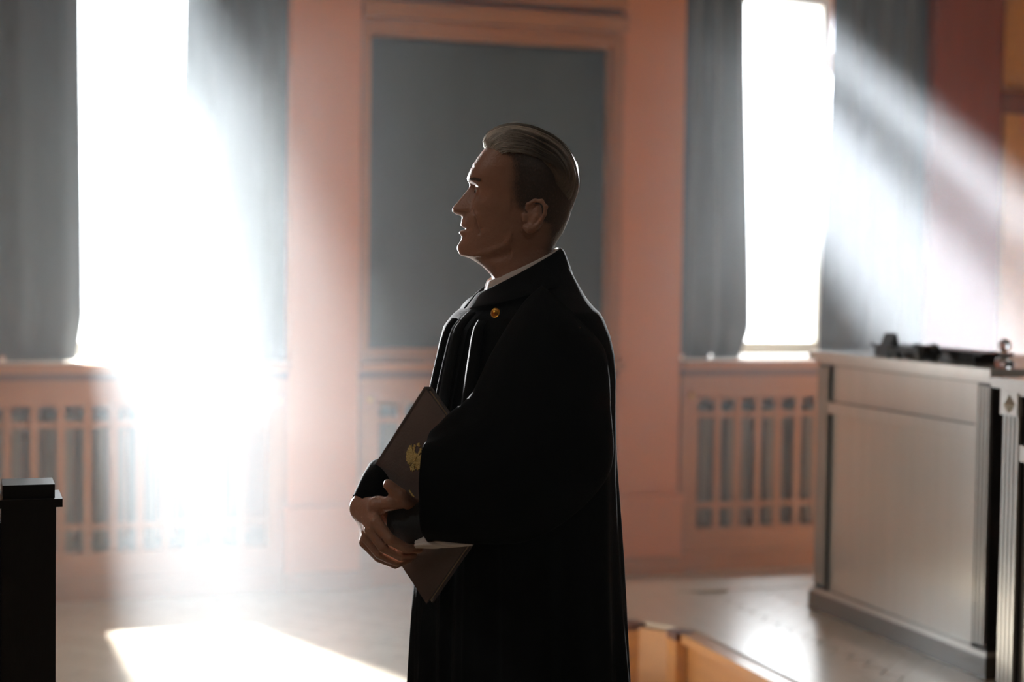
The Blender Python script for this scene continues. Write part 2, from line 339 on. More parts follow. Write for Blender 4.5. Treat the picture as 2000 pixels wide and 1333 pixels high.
# ------------------------------------------------------------------ platform
PZ = .30
t = thing('platform', 'raised platform with pale parquet top and honey wood sides, under the podium', 'platform')
poly = [(2.335, 1.2), (2.335, 5.02), (2.16, 5.30), (2.10, 5.93), (7.2, 5.62), (7.2, 1.2)]
prism('deck', poly, 0, PZ-.012, 'honey', t)
prism('top_board', [(2.35, 1.2), (2.35, 5.03), (2.175, 5.31), (2.115, 5.92), (7.2, 5.61), (7.2, 1.2)], PZ-.012, PZ-.004, 'parquet', t)
bm = bmesh.new(); bx(bm, -.172, .172, -.0345, .0345, 0, .010); src = bm_obj('plank', bm, 'parquet', t, bevel=.0015); npl = 0
Wd, Ln = .07, .35
def inside(x, y): return 2.5 < x < 3.75 and 3.75 < y < 5.72
first = True
for i in range(-40, 80):
    for j in range(-12, 24):
        for d in (0, 1):
            # herringbone: cells along the diagonal
            a, b = (i*Wd + j*2*Ln*.5, i*Wd - j*2*Ln*.5) if False else (i*Wd+j*Ln, i*Wd-j*Ln)
            px, py = (a+Ln/2, b+Wd/2) if d == 0 else (a+Wd/2-0, b+Wd+Ln/2)
            c, s_ = math.cos(PI/4), math.sin(PI/4)
            X, Y = 2.2+(px*c-py*s_), 3.4+(px*s_+py*c)
            if not inside(X, Y): continue
            if npl >= 290: continue
            o = src if first else src.copy()
            if not first: C.objects.link(o); o.parent = t
            first = False; npl += 1
            o.location = (X, Y, PZ-.0042); o.rotation_euler = (0, 0, PI/4+(0 if d == 0 else PI/2))
prism('border_strip', [(2.35, 1.2), (2.35, 5.03), (2.175, 5.31), (2.14, 5.70), (2.56, 5.68), (2.56, 1.2)], PZ-.004, PZ+.0075, 'parquet', t)
prism('border_strip', [(2.137, 5.70), (2.115, 5.92), (7.2, 5.61), (7.2, 5.42), (2.5, 5.68)], PZ-.004, PZ+.0075, 'parquet', t)
# side panelling with square posts
for (x, y) in ((2.305, 5.06), (2.205, 5.25), (2.305, 3.2)):
    p = box('post', (x-.035, x+.035, y-.035, y+.035, 0, PZ-.002), 'honey', t, .004)
    box('post_cap', (x-.037, x+.037, y-.037, y+.037, PZ-.022, PZ+.004), 'capwood', p, .003)
box('side_panel', (2.31, 2.334, 3.24, 5.02, .03, PZ-.03), 'honey', t, .003); box('side_panel', (2.31, 2.334, 1.2, 3.16, .03, PZ-.03), 'honey', t, .003)
box('nosing', (2.285, 2.345, 1.2, 5.02, PZ-.028, PZ+.002), 'honey', t, .006)

# ------------------------------------------------------------------ podiums
def podium(label, x, y0, y1, top, depth=.62):
    t = thing('podium', label, 'podium', (x, (y0+y1)/2, PZ+.0062)); h = top-PZ-.0062; L = (y1-y0)/2
    B = lambda n, a, m='podium_sheen', bv=.003, p=None: box(n, a, m, p or t, bv)
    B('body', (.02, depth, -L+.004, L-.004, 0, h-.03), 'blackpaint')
    B('plinth', (-.015, depth+.015, -L-.012, L+.012, 0, .066), 'podium_sheen_dim', .006); B('plinth_moulding', (-.008, depth+.008, -L-.005, L+.005, .066, .082), bv=.006)
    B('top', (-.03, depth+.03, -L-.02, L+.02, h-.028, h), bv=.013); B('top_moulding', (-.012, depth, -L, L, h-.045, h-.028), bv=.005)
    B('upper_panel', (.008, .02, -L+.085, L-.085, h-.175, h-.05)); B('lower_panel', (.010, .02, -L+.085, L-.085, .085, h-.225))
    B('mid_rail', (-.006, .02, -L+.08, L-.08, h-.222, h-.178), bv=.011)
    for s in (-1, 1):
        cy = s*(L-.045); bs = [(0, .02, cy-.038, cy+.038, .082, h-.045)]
        pl = B('pilaster', (.0, .02, cy-.04, cy+.04, .082, h-.045), 'blackpaint', .002)  # dark ground painted as shade between the pale reeds
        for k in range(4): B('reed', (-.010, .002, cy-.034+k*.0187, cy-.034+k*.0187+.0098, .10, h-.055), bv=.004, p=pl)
    return t
podium('glossy dark wooden podium with reeded corners, reflected light painted pale on its front, on the platform', 2.925, 4.20, 5.27, 1.247)
p2 = podium('dark reeded podium, reflected light painted pale on it, with diamond boss cut off by the right photo edge', 2.70, 2.7, 3.83, 1.247)
# capital block with diamond on the second podium's visible pilaster
bm = bmesh.new(); bx(bm, -.016, .0, .483, .56, .84, .902); o = bm_obj('capital_block', bm, 'podium_sheen', p2, bevel=.003)
bm = bmesh.new(); c = bm.verts.new((-.034, .521, .871)); q = [bm.verts.new((-.016, .521+a, .871+b)) for a, b in ((.03, 0), (0, .028), (-.03, 0), (0, -.028))]
for i in range(4): bm.faces.new((c, q[i], q[(i+1) % 4]))
bm.faces.new(q[::-1]); bm_obj('diamond_boss', bm, 'podium_sheen', o)

# small things on the podium
t = thing('glass_decanter', 'small clear glass decanter with a ball stopper on the podium corner', 'decanter', (2.99, 4.245, 1.247))
lathe('bottle', [(.022, 0), (.030, .004), (.031, .012), (.024, .026), (.014, .034), (.010, .040), (.012, .044)], 'crystal', t)
lathe('stopper', [(.008, .044), (.009, .048), (.013, .052)] + [(.019*math.sin(a), .069-.019*math.cos(a)) for a in [PI*k/12 for k in range(3, 12)]] + [(.001, .088)], 'crystal', t)
t = thing('desk_tray', 'low black desk tray with overhanging lid lying on the podium', 'tray', (3.06, 4.74, 1.2475))
box('base', (-.045, .06, -.30, .30, 0, .026), 'blackplastic', t, .003); box('lid', (-.05, .07, -.345, .32, .026, .036), 'blackplastic', t, .003)
t = thing('gavel', 'small black gavel with thick round head at the podium edge, beside the tray', 'gavel', (2.93, 4.60, 1.2475))
o = lathe('head', [(.023, -.042), (.028, -.037), (.028, -.02), (.024, -.016), (.024, .016), (.028, .02), (.028, .037), (.023, .042)], 'blackplastic', t); o.rotation_euler = (0, PI/2, 0); o.location = (0.012, 0, .0285)
o = lathe('handle', [(.006, 0), (.009, .08), (.007, .18), (.010, .21), (.004, .215)], 'blackplastic', t); o.rotation_euler = (-PI/2, 0, 0); o.location = (.012, .02, .0285)
t = thing('desk_sign', 'thin black slanted stand at the podium edge, left of the gavel', 'sign', (2.935, 4.85, 1.2475))
o = box('plate', (-.004, .004, -.035, .035, 0, .085), 'blackplastic', t, .002); o.rotation_euler = (0, math.radians(20), 0)
o = box('prop', (-.004, .004, -.025, .025, 0, .07), 'blackplastic', t, .002); o.location.x = .052; o.rotation_euler = (0, math.radians(-12), 0)

# newel post of a barrier at the left edge
t = thing('barrier_post', 'black square barrier post with stepped cap at the left photo edge', 'post', (.104, 3.09, 0), 0)
box('shaft', (-.047, .047, -.05, .05, 0, 1.085), 'blackpaint', t, .003); box('ledge', (-.058, .058, -.06, .06, 1.085, 1.10), 'blackpaint', t, .003)
box('cap', (-.045, .045, -.048, .048, 1.10, 1.125), 'blackpaint', t, .005)
box('panel', (-1.2, -.047, .0, .03, .05, 1.05), 'blackpaint', t, .003); box('hand_rail', (-1.2, -.055, -.03, .06, 1.05, 1.10), 'blackpaint', t, .006)

# ------------------------------------------------------------------ the person
# Body sketch units: a drawing scale of 2000 units per 36 mm lens width, mapped to metres in the person's own frame
# (u = towards the person's back, w = away from the viewer, z = up); D is the person's distance from the viewer.
D = 3.08
def P(x, y, w=0.0):
    dx, dy = x-1000.0, 666.5-y
    a, b = dx*math.cos(ROLL)-dy*math.sin(ROLL), dx*math.sin(ROLL)+dy*math.cos(ROLL)
    d = Vector((a/F_PX, math.cos(PITCH)-math.sin(PITCH)*b/F_PX, math.sin(PITCH)+math.cos(PITCH)*b/F_PX))
    s = (D+w)/d.y
    return np.array((d.x*s, w, CAM_Z+d.z*s))
fh = Vector((math.sin(YAW), math.cos(YAW), 0))
person = thing('person', 'standing person in a long black robe with white collar, arms folded around a folder', 'person', tuple(fh*D), -YAW)
K = D/F_PX

# ---- signed distance tools
def surface_nets(Fv, xs, ys, zs):
    I = Fv < 0
    c = np.zeros(tuple(n-1 for n in Fv.shape), np.int8)
    for a in (0, 1):
        for b in (0, 1):
            for d in (0, 1):
                c += I[a:I.shape[0]-1+a, b:I.shape[1]-1+b, d:I.shape[2]-1+d]
    mix = (c > 0) & (c < 8); idx = np.full(mix.shape, -1, np.int32); ii = np.argwhere(mix); idx[mix] = np.arange(len(ii))
    ax = [np.asarray(xs), np.asarray(ys), np.asarray(zs)]
    acc = np.zeros((len(ii), 3)); cnt = np.zeros(len(ii))
    for d in range(3):
        o1, o2 = [e for e in range(3) if e != d]
        for p in (0, 1):
            for q in (0, 1):
                A = ii.copy(); A[:, o1] += p; A[:, o2] += q; B = A.copy(); B[:, d] += 1
                fa = Fv[A[:, 0], A[:, 1], A[:, 2]]; fb = Fv[B[:, 0], B[:, 1], B[:, 2]]
                m = (fa < 0) != (fb < 0); t = fa[m]/(fa[m]-fb[m]+1e-20)
                pos = np.stack([ax[e][A[m, e]] for e in range(3)], 1)
                pos[:, d] += t*(ax[d][B[m, d]]-ax[d][A[m, d]])
                acc[m] += pos; cnt[m] += 1
    V = acc/np.maximum(cnt, 1)[:, None]
    Q = []
    for d in range(3):
        o1, o2 = (d+1) % 3, (d+2) % 3
        sl0 = [slice(None)]*3; sl1 = [slice(None)]*3; sl0[d] = slice(0, -1); sl1[d] = slice(1, None)
        s0, s1 = I[tuple(sl0)], I[tuple(sl1)]
        e = np.argwhere(s0 != s1)
        ok = (e[:, o1] > 0) & (e[:, o2] > 0) & (e[:, o1] < Fv.shape[o1]-1) & (e[:, o2] < Fv.shape[o2]-1); e = e[ok]
        flip = ~s0[e[:, 0], e[:, 1], e[:, 2]]
        def g(a, b):
            f = e.copy(); f[:, o1] -= a; f[:, o2] -= b; return idx[f[:, 0], f[:, 1], f[:, 2]]
        q = np.stack([g(0, 0), g(1, 0), g(1, 1), g(0, 1)], 1); q[flip] = q[flip][:, ::-1]; Q.append(q)
    return V, np.concatenate(Q)
def smin(a, b, k):
    h = np.clip(.5+.5*(b-a)/k, 0, 1); return b+(a-b)*h-k*h*(1-h)
def capsule(p, a, b, ra, rb):
    a, b = np.asarray(a), np.asarray(b); ab = b-a; t = np.clip(((p-a)@ab)/max(ab@ab, 1e-12), 0, 1)
    return np.linalg.norm(p-a-t[:, None]*ab, axis=1)-(ra+(rb-ra)*t)
def ellipsoid(p, c, r, R=None):
    q = p-np.asarray(c)
    if R is not None: q = q@R
    r = np.asarray(r); k0 = np.linalg.norm(q/r, axis=1); k1 = np.linalg.norm(q/(r*r), axis=1); return k0*(k0-1)/np.maximum(k1, 1e-9)

# ---- head: slices along z, each a rounded contour about an upright axis, plus features
AX = P(1010, 400)[0]
HYAW = math.radians(9)
def pr(pts):
    q = np.array([P(x, y) for x, y in pts]); o = np.argsort(q[:, 2]); return q[o, 2], q[o, 0]
front = [(1000,249),(985,258),(967,272),(951,288),(938,302),(925,320),(917,336),(912,347),(914,354),(916,361),(914,367),(907,375),(893.5,392),(884.5,402),(881,408.5),(883,414.5),(889,418.5),(901,422),(900.5,428),(899.5,434),(898,440),(902,444.3),(908,447.5),(902.5,449.2),(895.5,452),(894.5,456),(899,464),(898,470),(891.5,480),(891,486.5),(895,496),(900,500.5),(911.5,502.5),(919,506),(931,513.5),(941.5,520),(960,538),(968,560),(975,600)]
base = [(1000,249),(985,258),(967,272),(951,288),(938,302),(926,320),(919,336),(917,347),(921,356),(925,366),(927,376),(926,392),(923,404),(918,414),(911,422),(909,435),(910,447),(907,456),(905,466),(900,478),(899,487),(902,496),(906,500.5),(914,503),(921,507),(932,514),(942,520),(960,538),(968,560),(975,600)]
back = [(1010,249),(1040,260),(1070,273),(1096,292),(1112,312),(1122,338),(1125,368),(1121,396),(1112,428),(1101,453),(1088,473),(1080,490),(1083,520),(1098,560),(1115,600)]
width = [(1010,249,.014),(1010,256,.036),(1010,266,.053),(1010,280,.066),(1010,300,.0745),(1010,330,.0775),(1010,360,.0765),(1010,385,.0735),(1010,405,.0710),(1010,430,.067),(1010,450,.0635),(1010,470,.0595),(1010,490,.0555),(1010,505,.0535),(1010,530,.0545),(1010,560,.060),(1010,600,.075)]
zf, uf = pr(front); zb_, ub = pr(base); zk, uk = pr(back)
zw = np.array([P(x, y)[2] for x, y, w in width])[::-1]; ww = np.array([w for _, _, w in width])[::-1]
yz = lambda y: P(1010, y)[2]
ZT0, ZT1 = yz(595), yz(250.5)
NZ, NTH = 700, 720
zt = np.linspace(ZT0, ZT1, NZ); tht = np.linspace(-PI, PI, NTH)
def interp_y(pairs):
    a = sorted((yz(y), v) for y, v in pairs); return np.interp(zt, [q[0] for q in a], [q[1] for q in a])
Ff = AX-np.interp(zt, zf, uf); Fb = AX-np.interp(zt, zb_, ub); Bk = np.interp(zt, zk, uk)-AX; Ww = np.interp(zt, zw, ww)
nf = interp_y([(238,2), (300,2.25), (345,2.5), (380,2.35), (420,2.15), (450,2.0), (480,1.85), (500,1.85), (520,2), (560,2)])
sg = interp_y([(238,.03), (340,.03), (350,.022), (362,.012), (368,.0095), (385,.0115), (400,.0145), (408,.0175), (414,.0175), (419,.014), (424,.012), (434,.016), (440,.021), (450,.021), (458,.020), (470,.022), (485,.021), (500,.024)])
TH, ZZ = np.meshgrid(tht, zt)          # theta 0 = front, positive = towards the viewer
cs, sn = np.cos(TH), np.abs(np.sin(TH))
n = np.where(cs > 0, nf[:, None], 2.1); FB_ = np.where(cs > 0, np.maximum(Fb, .01)[:, None], np.maximum(Bk, .01)[:, None])
R = ((np.abs(cs)/FB_)**n+(sn/np.maximum(Ww, .008)[:, None])**n)**(-1/n)
Wl = R*np.sin(TH)
bump = np.maximum(Ff-Fb, -.01)[:, None]*np.exp(-(np.abs(Wl)/sg[:, None])**2.6)*(cs > 0)
R = R+bump*np.clip(cs, 0, 1)
Ul = -R*cs; aw = np.abs(Wl)
def G(wc, y, sw, sy, pw=2): return np.exp(-(np.abs(aw-wc)/sw)**pw-(np.abs(ZZ-yz(y))/sy)**pw)*(cs > 0)
R -= .0105*G(.031, 376, .017, .012)                 # eye sockets
R += .0040*G(.030, 354, .020, .0060)                # brow ridge
R += .0030*G(.055, 403, .020, .014)                 # cheekbones
R -= .0030*G(.048, 436, .014, .020)                 # hollow cheeks
R += .0022*G(.017, 411, .0055, .0065)               # nostril wings
R -= .0028*G(.0235, 410, .0035, .009)
R += .0020*G(.026, 432, .006, .016)
R -= .0030*G(.0245, 451, .005, .004)                # mouth corners
R -= .0022*G(0, 447.3, .026, .0022)*(aw < .028)     # lip line
for yy in (306, 318, 329): R -= .0011*np.exp(-((ZZ-yz(yy)-.002*np.sin(aw*90))/.0016)**2)*(aw < .045)*(cs > 0)
R -= .002*np.exp(-((ZZ-yz(463))/.004)**2)*(aw < .024)*(cs > 0)
def groove(pts, depth, wid):                        # creases on the cheek, drawn in the side view
    q = [P(*p) for p in pts]; d = np.full(R.shape, 9.)
    for a, b in zip(q[:-1], q[1:]):
        ax_, az, bx_, bz = a[0]-AX+.007, a[2], b[0]-AX+.007, b[2]; vx, vz = bx_-ax_, bz-az
        t = np.clip(((Ul-ax_)*vx+(ZZ-az)*vz)/(vx*vx+vz*vz), 0, 1); d = np.minimum(d, np.hypot(Ul-ax_-t*vx, ZZ-az-t*vz))
    return depth*np.exp(-(d/wid)**2)*(cs > 0)*(aw > .012)
R -= groove([(921,412),(925,425),(928,440),(934,457)], .0042, .0028)
R += groove([(927,414),(932,428),(936,442)], .0026, .004)
R -= groove([(921,455),(925,464),(926,474)], .0022, .0025)
R -= groove([(947,380),(953,386)], .0008, .002); R -= groove([(948,374),(957,375)], .0008, .002); R -= groove([(930,388),(942,391)], .001, .003)
R += groove([(925,500),(960,493),(990,480),(1003,462)], .0030, .0065)      # jaw line
R -= groove([(935,508),(965,504),(1000,494)], .0030, .008)
chy, shy = math.cos(HYAW), math.sin(HYAW)
def to_head(p):                                     # undo the slight turn of the head towards the viewer
    u, w = p[:, 0]-AX, p[:, 1]; return u*chy-w*shy, u*shy+w*chy
def from_head(u, w, z): return np.array((AX+u*chy+w*shy, -u*shy+w*chy, z))
def head_F(p):
    u, w = to_head(p); th = np.arctan2(-w, -u); r = np.hypot(u, w)
    fi = np.clip((p[:, 2]-ZT0)/(ZT1-ZT0)*(NZ-1), 0, NZ-1.001); ti = np.clip((th+PI)/(2*PI)*(NTH-1), 0, NTH-1.001)
    i0, j0 = fi.astype(int), ti.astype(int); a, b = fi-i0, ti-j0
    rr = R[i0, j0]*(1-a)*(1-b)+R[i0+1, j0]*a*(1-b)+R[i0, j0+1]*(1-a)*b+R[i0+1, j0+1]*a*b
    f = (r-rr)*.8
    return np.maximum(f, np.maximum(p[:, 2]-ZT1+.001, ZT0-p[:, 2]))
def H(x, y, w): q = P(x, y); return from_head((q[0]-AX+abs(w)*shy)/chy, w, q[2])   # point on the near side of the head (w < 0 near)

prims = []          # (bounding lo, hi, function, blend, mode)
def add(fn, pts, rad, k=.012, mode='u'):
    a = np.array(pts); prims.append((a.min(0)-rad-.03, a.max(0)+rad+.03, fn, k, mode))
def cap(a, b, ra, rb, k=.012): add(lambda p, a=a, b=b: capsule(p, a, b, ra, rb), [a, b], max(ra, rb), k)
def chain(pts, rs, k=.006):
    for i in range(len(pts)-1): cap(pts[i], pts[i+1], rs[i], rs[i+1], k)
add(head_F, [P(880, 600, -.12), P(1140, 236, .12)], .02, .001)
# ears (both sides)
for s in (-1, 1):
    E_ = lambda x, y, w: H(x, y, w*s*1.0)
    e = [(1026,414,.071),(1030,403,.076),(1043,396,.081),(1056,397,.085),(1064,408,.087),(1062,422,.085),(1054,437,.080),(1043,449,.076)]
    chain([E_(x, y, w) for x, y, w in e], [.0026, .0034, .0036, .0038, .0038, .0036, .0034, .004], .003)
    chain([E_(1045,446,.075), E_(1034,450,.073), E_(1026,446,.070)], [.0055, .0072, .0055], .006)
    chain([E_(1050,408,.076), E_(1050,425,.077), E_(1040,440,.073)], [.004, .0045, .004], .004)
    chain([E_(1024,424,.071), E_(1024,433,.071)], [.0045, .0045], .004)
    c = E_(1046,424,.068); add(lambda p, c=c: ellipsoid(p, c, (.0165, .009, .025)), [c], .03, .008)
# eyelids
EYE = []
for s in (-1, 1):
    c = H(941, 375, .0305*s); EYE.append(c)
    add(lambda p, c=c: np.linalg.norm(p-c, axis=1)-.0132, [c], .02, .004)
for c in EYE:
    f = np.array((-chy, shy, 0)); cc = c+f*.0135
    Rm = np.array(((chy, shy, 0), (-shy, chy, 0), (0, 0, 1)))
    add(lambda p, cc=cc: ellipsoid(p, cc, (.0085, .0125, .0042), Rm), [cc], .02, .0015, 'cut')
# neck, trunk, arms, legs (mostly under the robe)
BYAW = math.radians(25)
def T(side, fwd, z): # trunk frame: side > 0 is the person's left (near the viewer), fwd > 0 towards the chest
    c = np.array((P(1030, 700)[0], 0.0)); su, sw = math.sin(BYAW), -math.cos(BYAW); fu, fw_ = -math.cos(BYAW), -math.sin(BYAW)
    return np.array((c[0]+side*su+fwd*fu, side*sw+fwd*fw_, z))
zc = lambda y: P(1030, y)[2]
cap(P(1028, 520), T(0, -.02, zc(640)), .046, .055, .02)
cap(T(-.14, -.01, zc(672)), T(.14, -.01, zc(672)), .05, .05, .02)
add(lambda p: ellipsoid(p, T(0, .01, zc(800)), (.12, .13, .22)), [T(0, 0, zc(800))], .27, .05)
add(lambda p: ellipsoid(p, T(0, .01, zc(960)), (.125, .13, .22)), [T(0, 0, zc(960))], .24, .05)
for s in (-1, 1):
    hip, knee, ank = T(.09*s, 0, .92), T(.10*s, .02, .50), T(.10*s, -.01, .09)
    cap(hip, knee, .085, .058, .03); cap(knee, ank, .058, .040, .02)
SH_L, EL_L, WR_L = T(.165, -.02, zc(690)), P(1040, 960, -.205), P(792, 1018, -.125)
SH_R, EL_R, WR_R = T(-.165, -.02, zc(690)), P(905, 985, .17), P(714, 992, -.075)
cap(SH_L, EL_L, .046, .036, .02); cap(EL_L, WR_L, .036, .028, .02); cap(SH_R, EL_R, .046, .038, .02); cap(EL_R, WR_R, .038, .029, .02)
# right hand: clasps the left forearm, back of the hand towards the viewer
mcp = [P(735,1021,-.178), P(724,1037,-.170), P(716,1051,-.154), P(712,1060,-.132)]
pip = [P(761,1054,-.196), P(749,1070,-.186), P(741,1083,-.168), P(740,1090,-.146)]
dip = [P(793,1072,-.186), P(782,1087,-.176), P(776,1099,-.158), P(772,1104,-.137)]
tip = [P(818,1074,-.166), P(808,1085,-.156), P(800,1093,-.140), P(794,1096,-.122)]
for i in range(4):
    cap(WR_R+np.array((.004*i-.006, -.005+.008*i, -.004*i)), mcp[i], .019, .0118-.0006*i, .010)
    chain([mcp[i], pip[i], dip[i], tip[i]], [.0115-.0005*i, .0100-.0005*i, .0088-.0005*i, .0076-.0005*i], .0015)
chain([WR_R+np.array((.006, -.02, .004)), P(738,988,-.150), P(765,983,-.170), P(785,984,-.170)], [.019, .0155, .0115, .0095], .009)
# left hand: reaches behind the right wrist, only its thumb shows above
chain([WR_L, P(808,990,-.150), P(783,969,-.178), P(758,947,-.180)], [.022, .0145, .0118, .0098], .005)
palm = P(752, 1000, -.085)
cap(WR_L, palm, .024, .022, .015)
for i in range(4):
    m0 = P(752-3*i, 978+15*i, -.085+.004*i)
    cap(palm, m0, .018, .011, .012)
    chain([m0, P(730-2*i, 972+13*i, -.045+.01*i), P(722, 976+11*i, -.012+.008*i), P(728, 980+10*i, .014+.008*i)], [.0105, .0098, .009, .008], .004)

def body_F(p):
    f = np.full(len(p), .2)
    for lo, hi, fn, k, mode in prims:
        m = np.all((p >= lo) & (p <= hi), axis=1)
        if not m.any(): continue
        d = fn(p[m])
        f[m] = smin(f[m], d, k) if mode == 'u' else -smin(-f[m], d, k)
    return f
def axis_(segs):
    out = []
    for a, b, h in segs: out.append(np.linspace(a, b, max(2, int(round((b-a)/h))+1))[:-1])
    out.append([segs[-1][1]]); return np.concatenate(out)
def build_sdf(Fn, xs, ys, zs, thr=.035, step=4):
    cx, cy, cz = (np.unique(np.append(np.arange(0, len(a), step), len(a)-1)) for a in (xs, ys, zs))
    g = np.stack(np.meshgrid(xs[cx], ys[cy], zs[cz], indexing='ij'), -1).reshape(-1, 3)
    fc = Fn(g).reshape(len(cx), len(cy), len(cz))
    ix, iy, iz = (np.clip(np.round(np.arange(len(a))/step).astype(int), 0, len(c)-1) for a, c in ((xs, cx), (ys, cy), (zs, cz)))
    Fv = fc[np.ix_(ix, iy, iz)].astype(np.float32)
    act = np.argwhere(np.abs(Fv) < thr)
    for i in range(0, len(act), 1500000):
        a = act[i:i+1500000]; Fv[a[:, 0], a[:, 1], a[:, 2]] = Fn(np.stack([xs[a[:, 0]], ys[a[:, 1]], zs[a[:, 2]]], 1))
    return surface_nets(Fv, xs, ys, zs)
import time as _t; _t0 = _t.time()
hx0, hx1 = P(870, 400)[0], P(1150, 400)[0]
xs = axis_([(P(660, 1000)[0], hx0, .0030), (hx0, P(1085, 400)[0], .0020), (P(1085, 400)[0], P(1240, 700)[0], .004)])
ys = axis_([(-.34, -.20, .006), (-.20, -.10, .0030), (-.10, .02, .0026), (.02, .10, .004), (.10, .28, .008)])
zs = axis_([(.03, P(0, 1125)[2], .015), (P(0, 1125)[2], P(0, 935)[2], .0025), (P(0, 935)[2], yz(560), .010), (yz(560), yz(520), .004), (yz(520), yz(230), .0020)])
Vb, Qb = build_sdf(body_F, xs, ys, zs)
body = mesh_obj('body', Vb, Qb, 'skin', person, True)
# short clipped hair on the sides of the head: an attribute read by the skin material
u, w = to_head(Vb); X = (u/K)+1010; Yp = 666.5-(Vb[:, 2]-P(1010, 666.5)[2])/K
hl_y = np.array([236, 292, 300, 318, 345, 372, 395, 410, 440, 470, 500, 520]); hl_x = np.array([940, 950, 990, 1012, 1016, 1012, 1016, 1024, 1078, 1078, 1072, 1095])
stub = 1/(1+np.exp(-(X-np.interp(Yp, hl_y, hl_x))/5.0))*(Yp < 500)*(Yp > 230)
earm = (np.abs(w) > .0745)&(X > 1016)&(X < 1092)&(Yp > 392)&(Yp < 462); stub[earm] = 0
at = body.data.attributes.new('stubble', 'FLOAT', 'POINT'); at.data.foreach_set('value', stub.astype(np.float32))

# eyes
for i, c in enumerate(EYE):
    def sph(name, cen, r, m, parent, sc=(1, 1, 1)):
        bm = bmesh.new(); bmesh.ops.create_uvsphere(bm, u_segments=24, v_segments=16, radius=r)
        for v in bm.verts: v.co = Vector((v.co.x*sc[0], v.co.y*sc[1], v.co.z*sc[2]))+Vector(cen)
        return bm_obj(name, bm, m, parent, True)
    eb = sph('eyeball', c, .0119, 'eyeball', person)
    f = np.array((-chy, shy*(.6), -.05)); f /= np.linalg.norm(f)
    sph('iris', c+f*.0078, .0058, 'iris', eb)
# eyebrows: short tufts along the brow ridge
def near_surface(x, y, off):        # point on the near side of the head at a side-view position
    q = P(x, y); z = q[2]; i = int(np.clip((z-ZT0)/(ZT1-ZT0)*(NZ-1), 0, NZ-1)); us = -R[i]*np.cos(tht); wsd = R[i]*np.sin(tht)
    m = (tht > 0); j = np.where(m)[0][np.argmin(np.abs(us[m]-(q[0]-AX)))]
    return us[j], wsd[j]+off, z
def strands(name, paths, rad, m, parent, kind='stuff'):
    vs, fs = [], []
    for path, r in zip(paths, rad):
        n = len(path); p = np.array(path)
        tg = np.gradient(p, axis=0); tg /= np.linalg.norm(tg, axis=1)[:, None]+1e-9
        ref = np.array((.3, .5, .8)); a = np.cross(tg, ref); a /= np.linalg.norm(a, axis=1)[:, None]+1e-9; b = np.cross(tg, a); s0 = len(vs)
        for i in range(n):
            rr = r*(1-.8*max(0, i/(n-1)-.4)/.6)
            for k in range(3): vs.append(p[i]+rr*(math.cos(2*PI*k/3)*a[i]+math.sin(2*PI*k/3)*b[i]))
        for i in range(n-1):
            for k in range(3): fs.append((s0+i*3+k, s0+i*3+(k+1) % 3, s0+(i+1)*3+(k+1) % 3, s0+(i+1)*3+k))
    return mesh_obj(name, vs, fs, m, parent, True, kind)
paths = []
for i in range(130):
    x = random.uniform(914, 946); y = 354+(x-914)*.06-3*math.sin((x-914)/32*PI)+random.uniform(-2.2, 2.2)
    for s in (1, -1):
        a = near_surface(x, y, .0004); b = near_surface(x+5, y-1.2, .0016)
        paths.append([from_head(a[0], -s*a[1], a[2]), from_head((a[0]+b[0])/2, -s*((a[1]+b[1])/2+.0012), (a[2]+b[2])/2), from_head(b[0], -s*b[1], b[2])])
strands('eyebrow', paths, [.0005]*len(paths), 'brow', person)

# hair: swept back over the top, a cap with combed grooves and loose strands
HC = P(1020, 355)
prof = [(944,288),(944,278),(948,266),(957,256),(968,249.5),(994,242),(1029,244.5),(1067,258),(1101,280),(1119,305),(1129.5,336),(1132,368),(1128,396),(1119,431),(1108,453),(1094,474)]
pa = np.array([math.degrees(math.atan2(P(x, y)[2]-HC[2], -(P(x, y)[0]-HC[0]))) % 360 for x, y in prof]); prr = np.array([math.hypot(P(x, y)[2]-HC[2], P(x, y)[0]-HC[0]) for x, y in prof])
o_ = np.argsort(pa); pa, prr = pa[o_], prr[o_]
def hair_R(al, ph):
    rs = np.interp(al, pa, prr); rw = .0815
    return 1/math.sqrt((math.cos(ph)/rs)**2+(math.sin(ph)/rw)**2)
GA, GP = np.linspace(36, 236, 120), np.linspace(-1.15, 1.15, 90)
def hair_dir(al, ph):
    a = math.radians(al); g = float(np.interp(al, (40, 60, 90, 130, 200), (.80, .92, 1, .97, .85)))
    d = np.array((-math.cos(a), math.sin(ph)*g, math.sin(a)*math.cos(ph))); return from_head(d[0], d[1], d[2])-np.array((AX, 0, 0))
HC0 = from_head(HC[0]-AX, 0, HC[2])
DIR = np.array([hair_dir(al, ph) for ph in GP for al in GA]); RH = np.array([hair_R(al, ph) for ph in GP for al in GA])
for _ in range(14):           # keep the hair clear of the scalp
    f = head_F(HC0+DIR*RH[:, None]); RH += np.clip(.0040-f, 0, .01)
RH = RH.reshape(len(GP), len(GA))
for _ in range(2): RH[1:-1] = (RH[:-2]+2*RH[1:-1]+RH[2:])/4; RH[:, 1:-1] = (RH[:, :-2]+2*RH[:, 1:-1]+RH[:, 2:])/4
def hair_pt(al, ph, extra=0.0):
    x = min(max((al-36)/200*119, 0), 118.999); y = min(max((ph+1.15)/2.3*89, 0), 88.999); i, j = int(y), int(x); a, b = y-i, x-j
    r = RH[i, j]*(1-a)*(1-b)+RH[i+1, j]*a*(1-b)+RH[i, j+1]*(1-a)*b+RH[i+1, j+1]*a*b
    return HC0+hair_dir(al, ph)*(r+extra)
def al0(ph): return 41+34*min(1, abs(ph)/1.05)**2.2
def al1(ph): return 226-34*abs(ph)
PHM = 1.10; na, nph = 110, 130; vs = []
rng = np.random.RandomState(3); ph_noise = rng.rand(400)
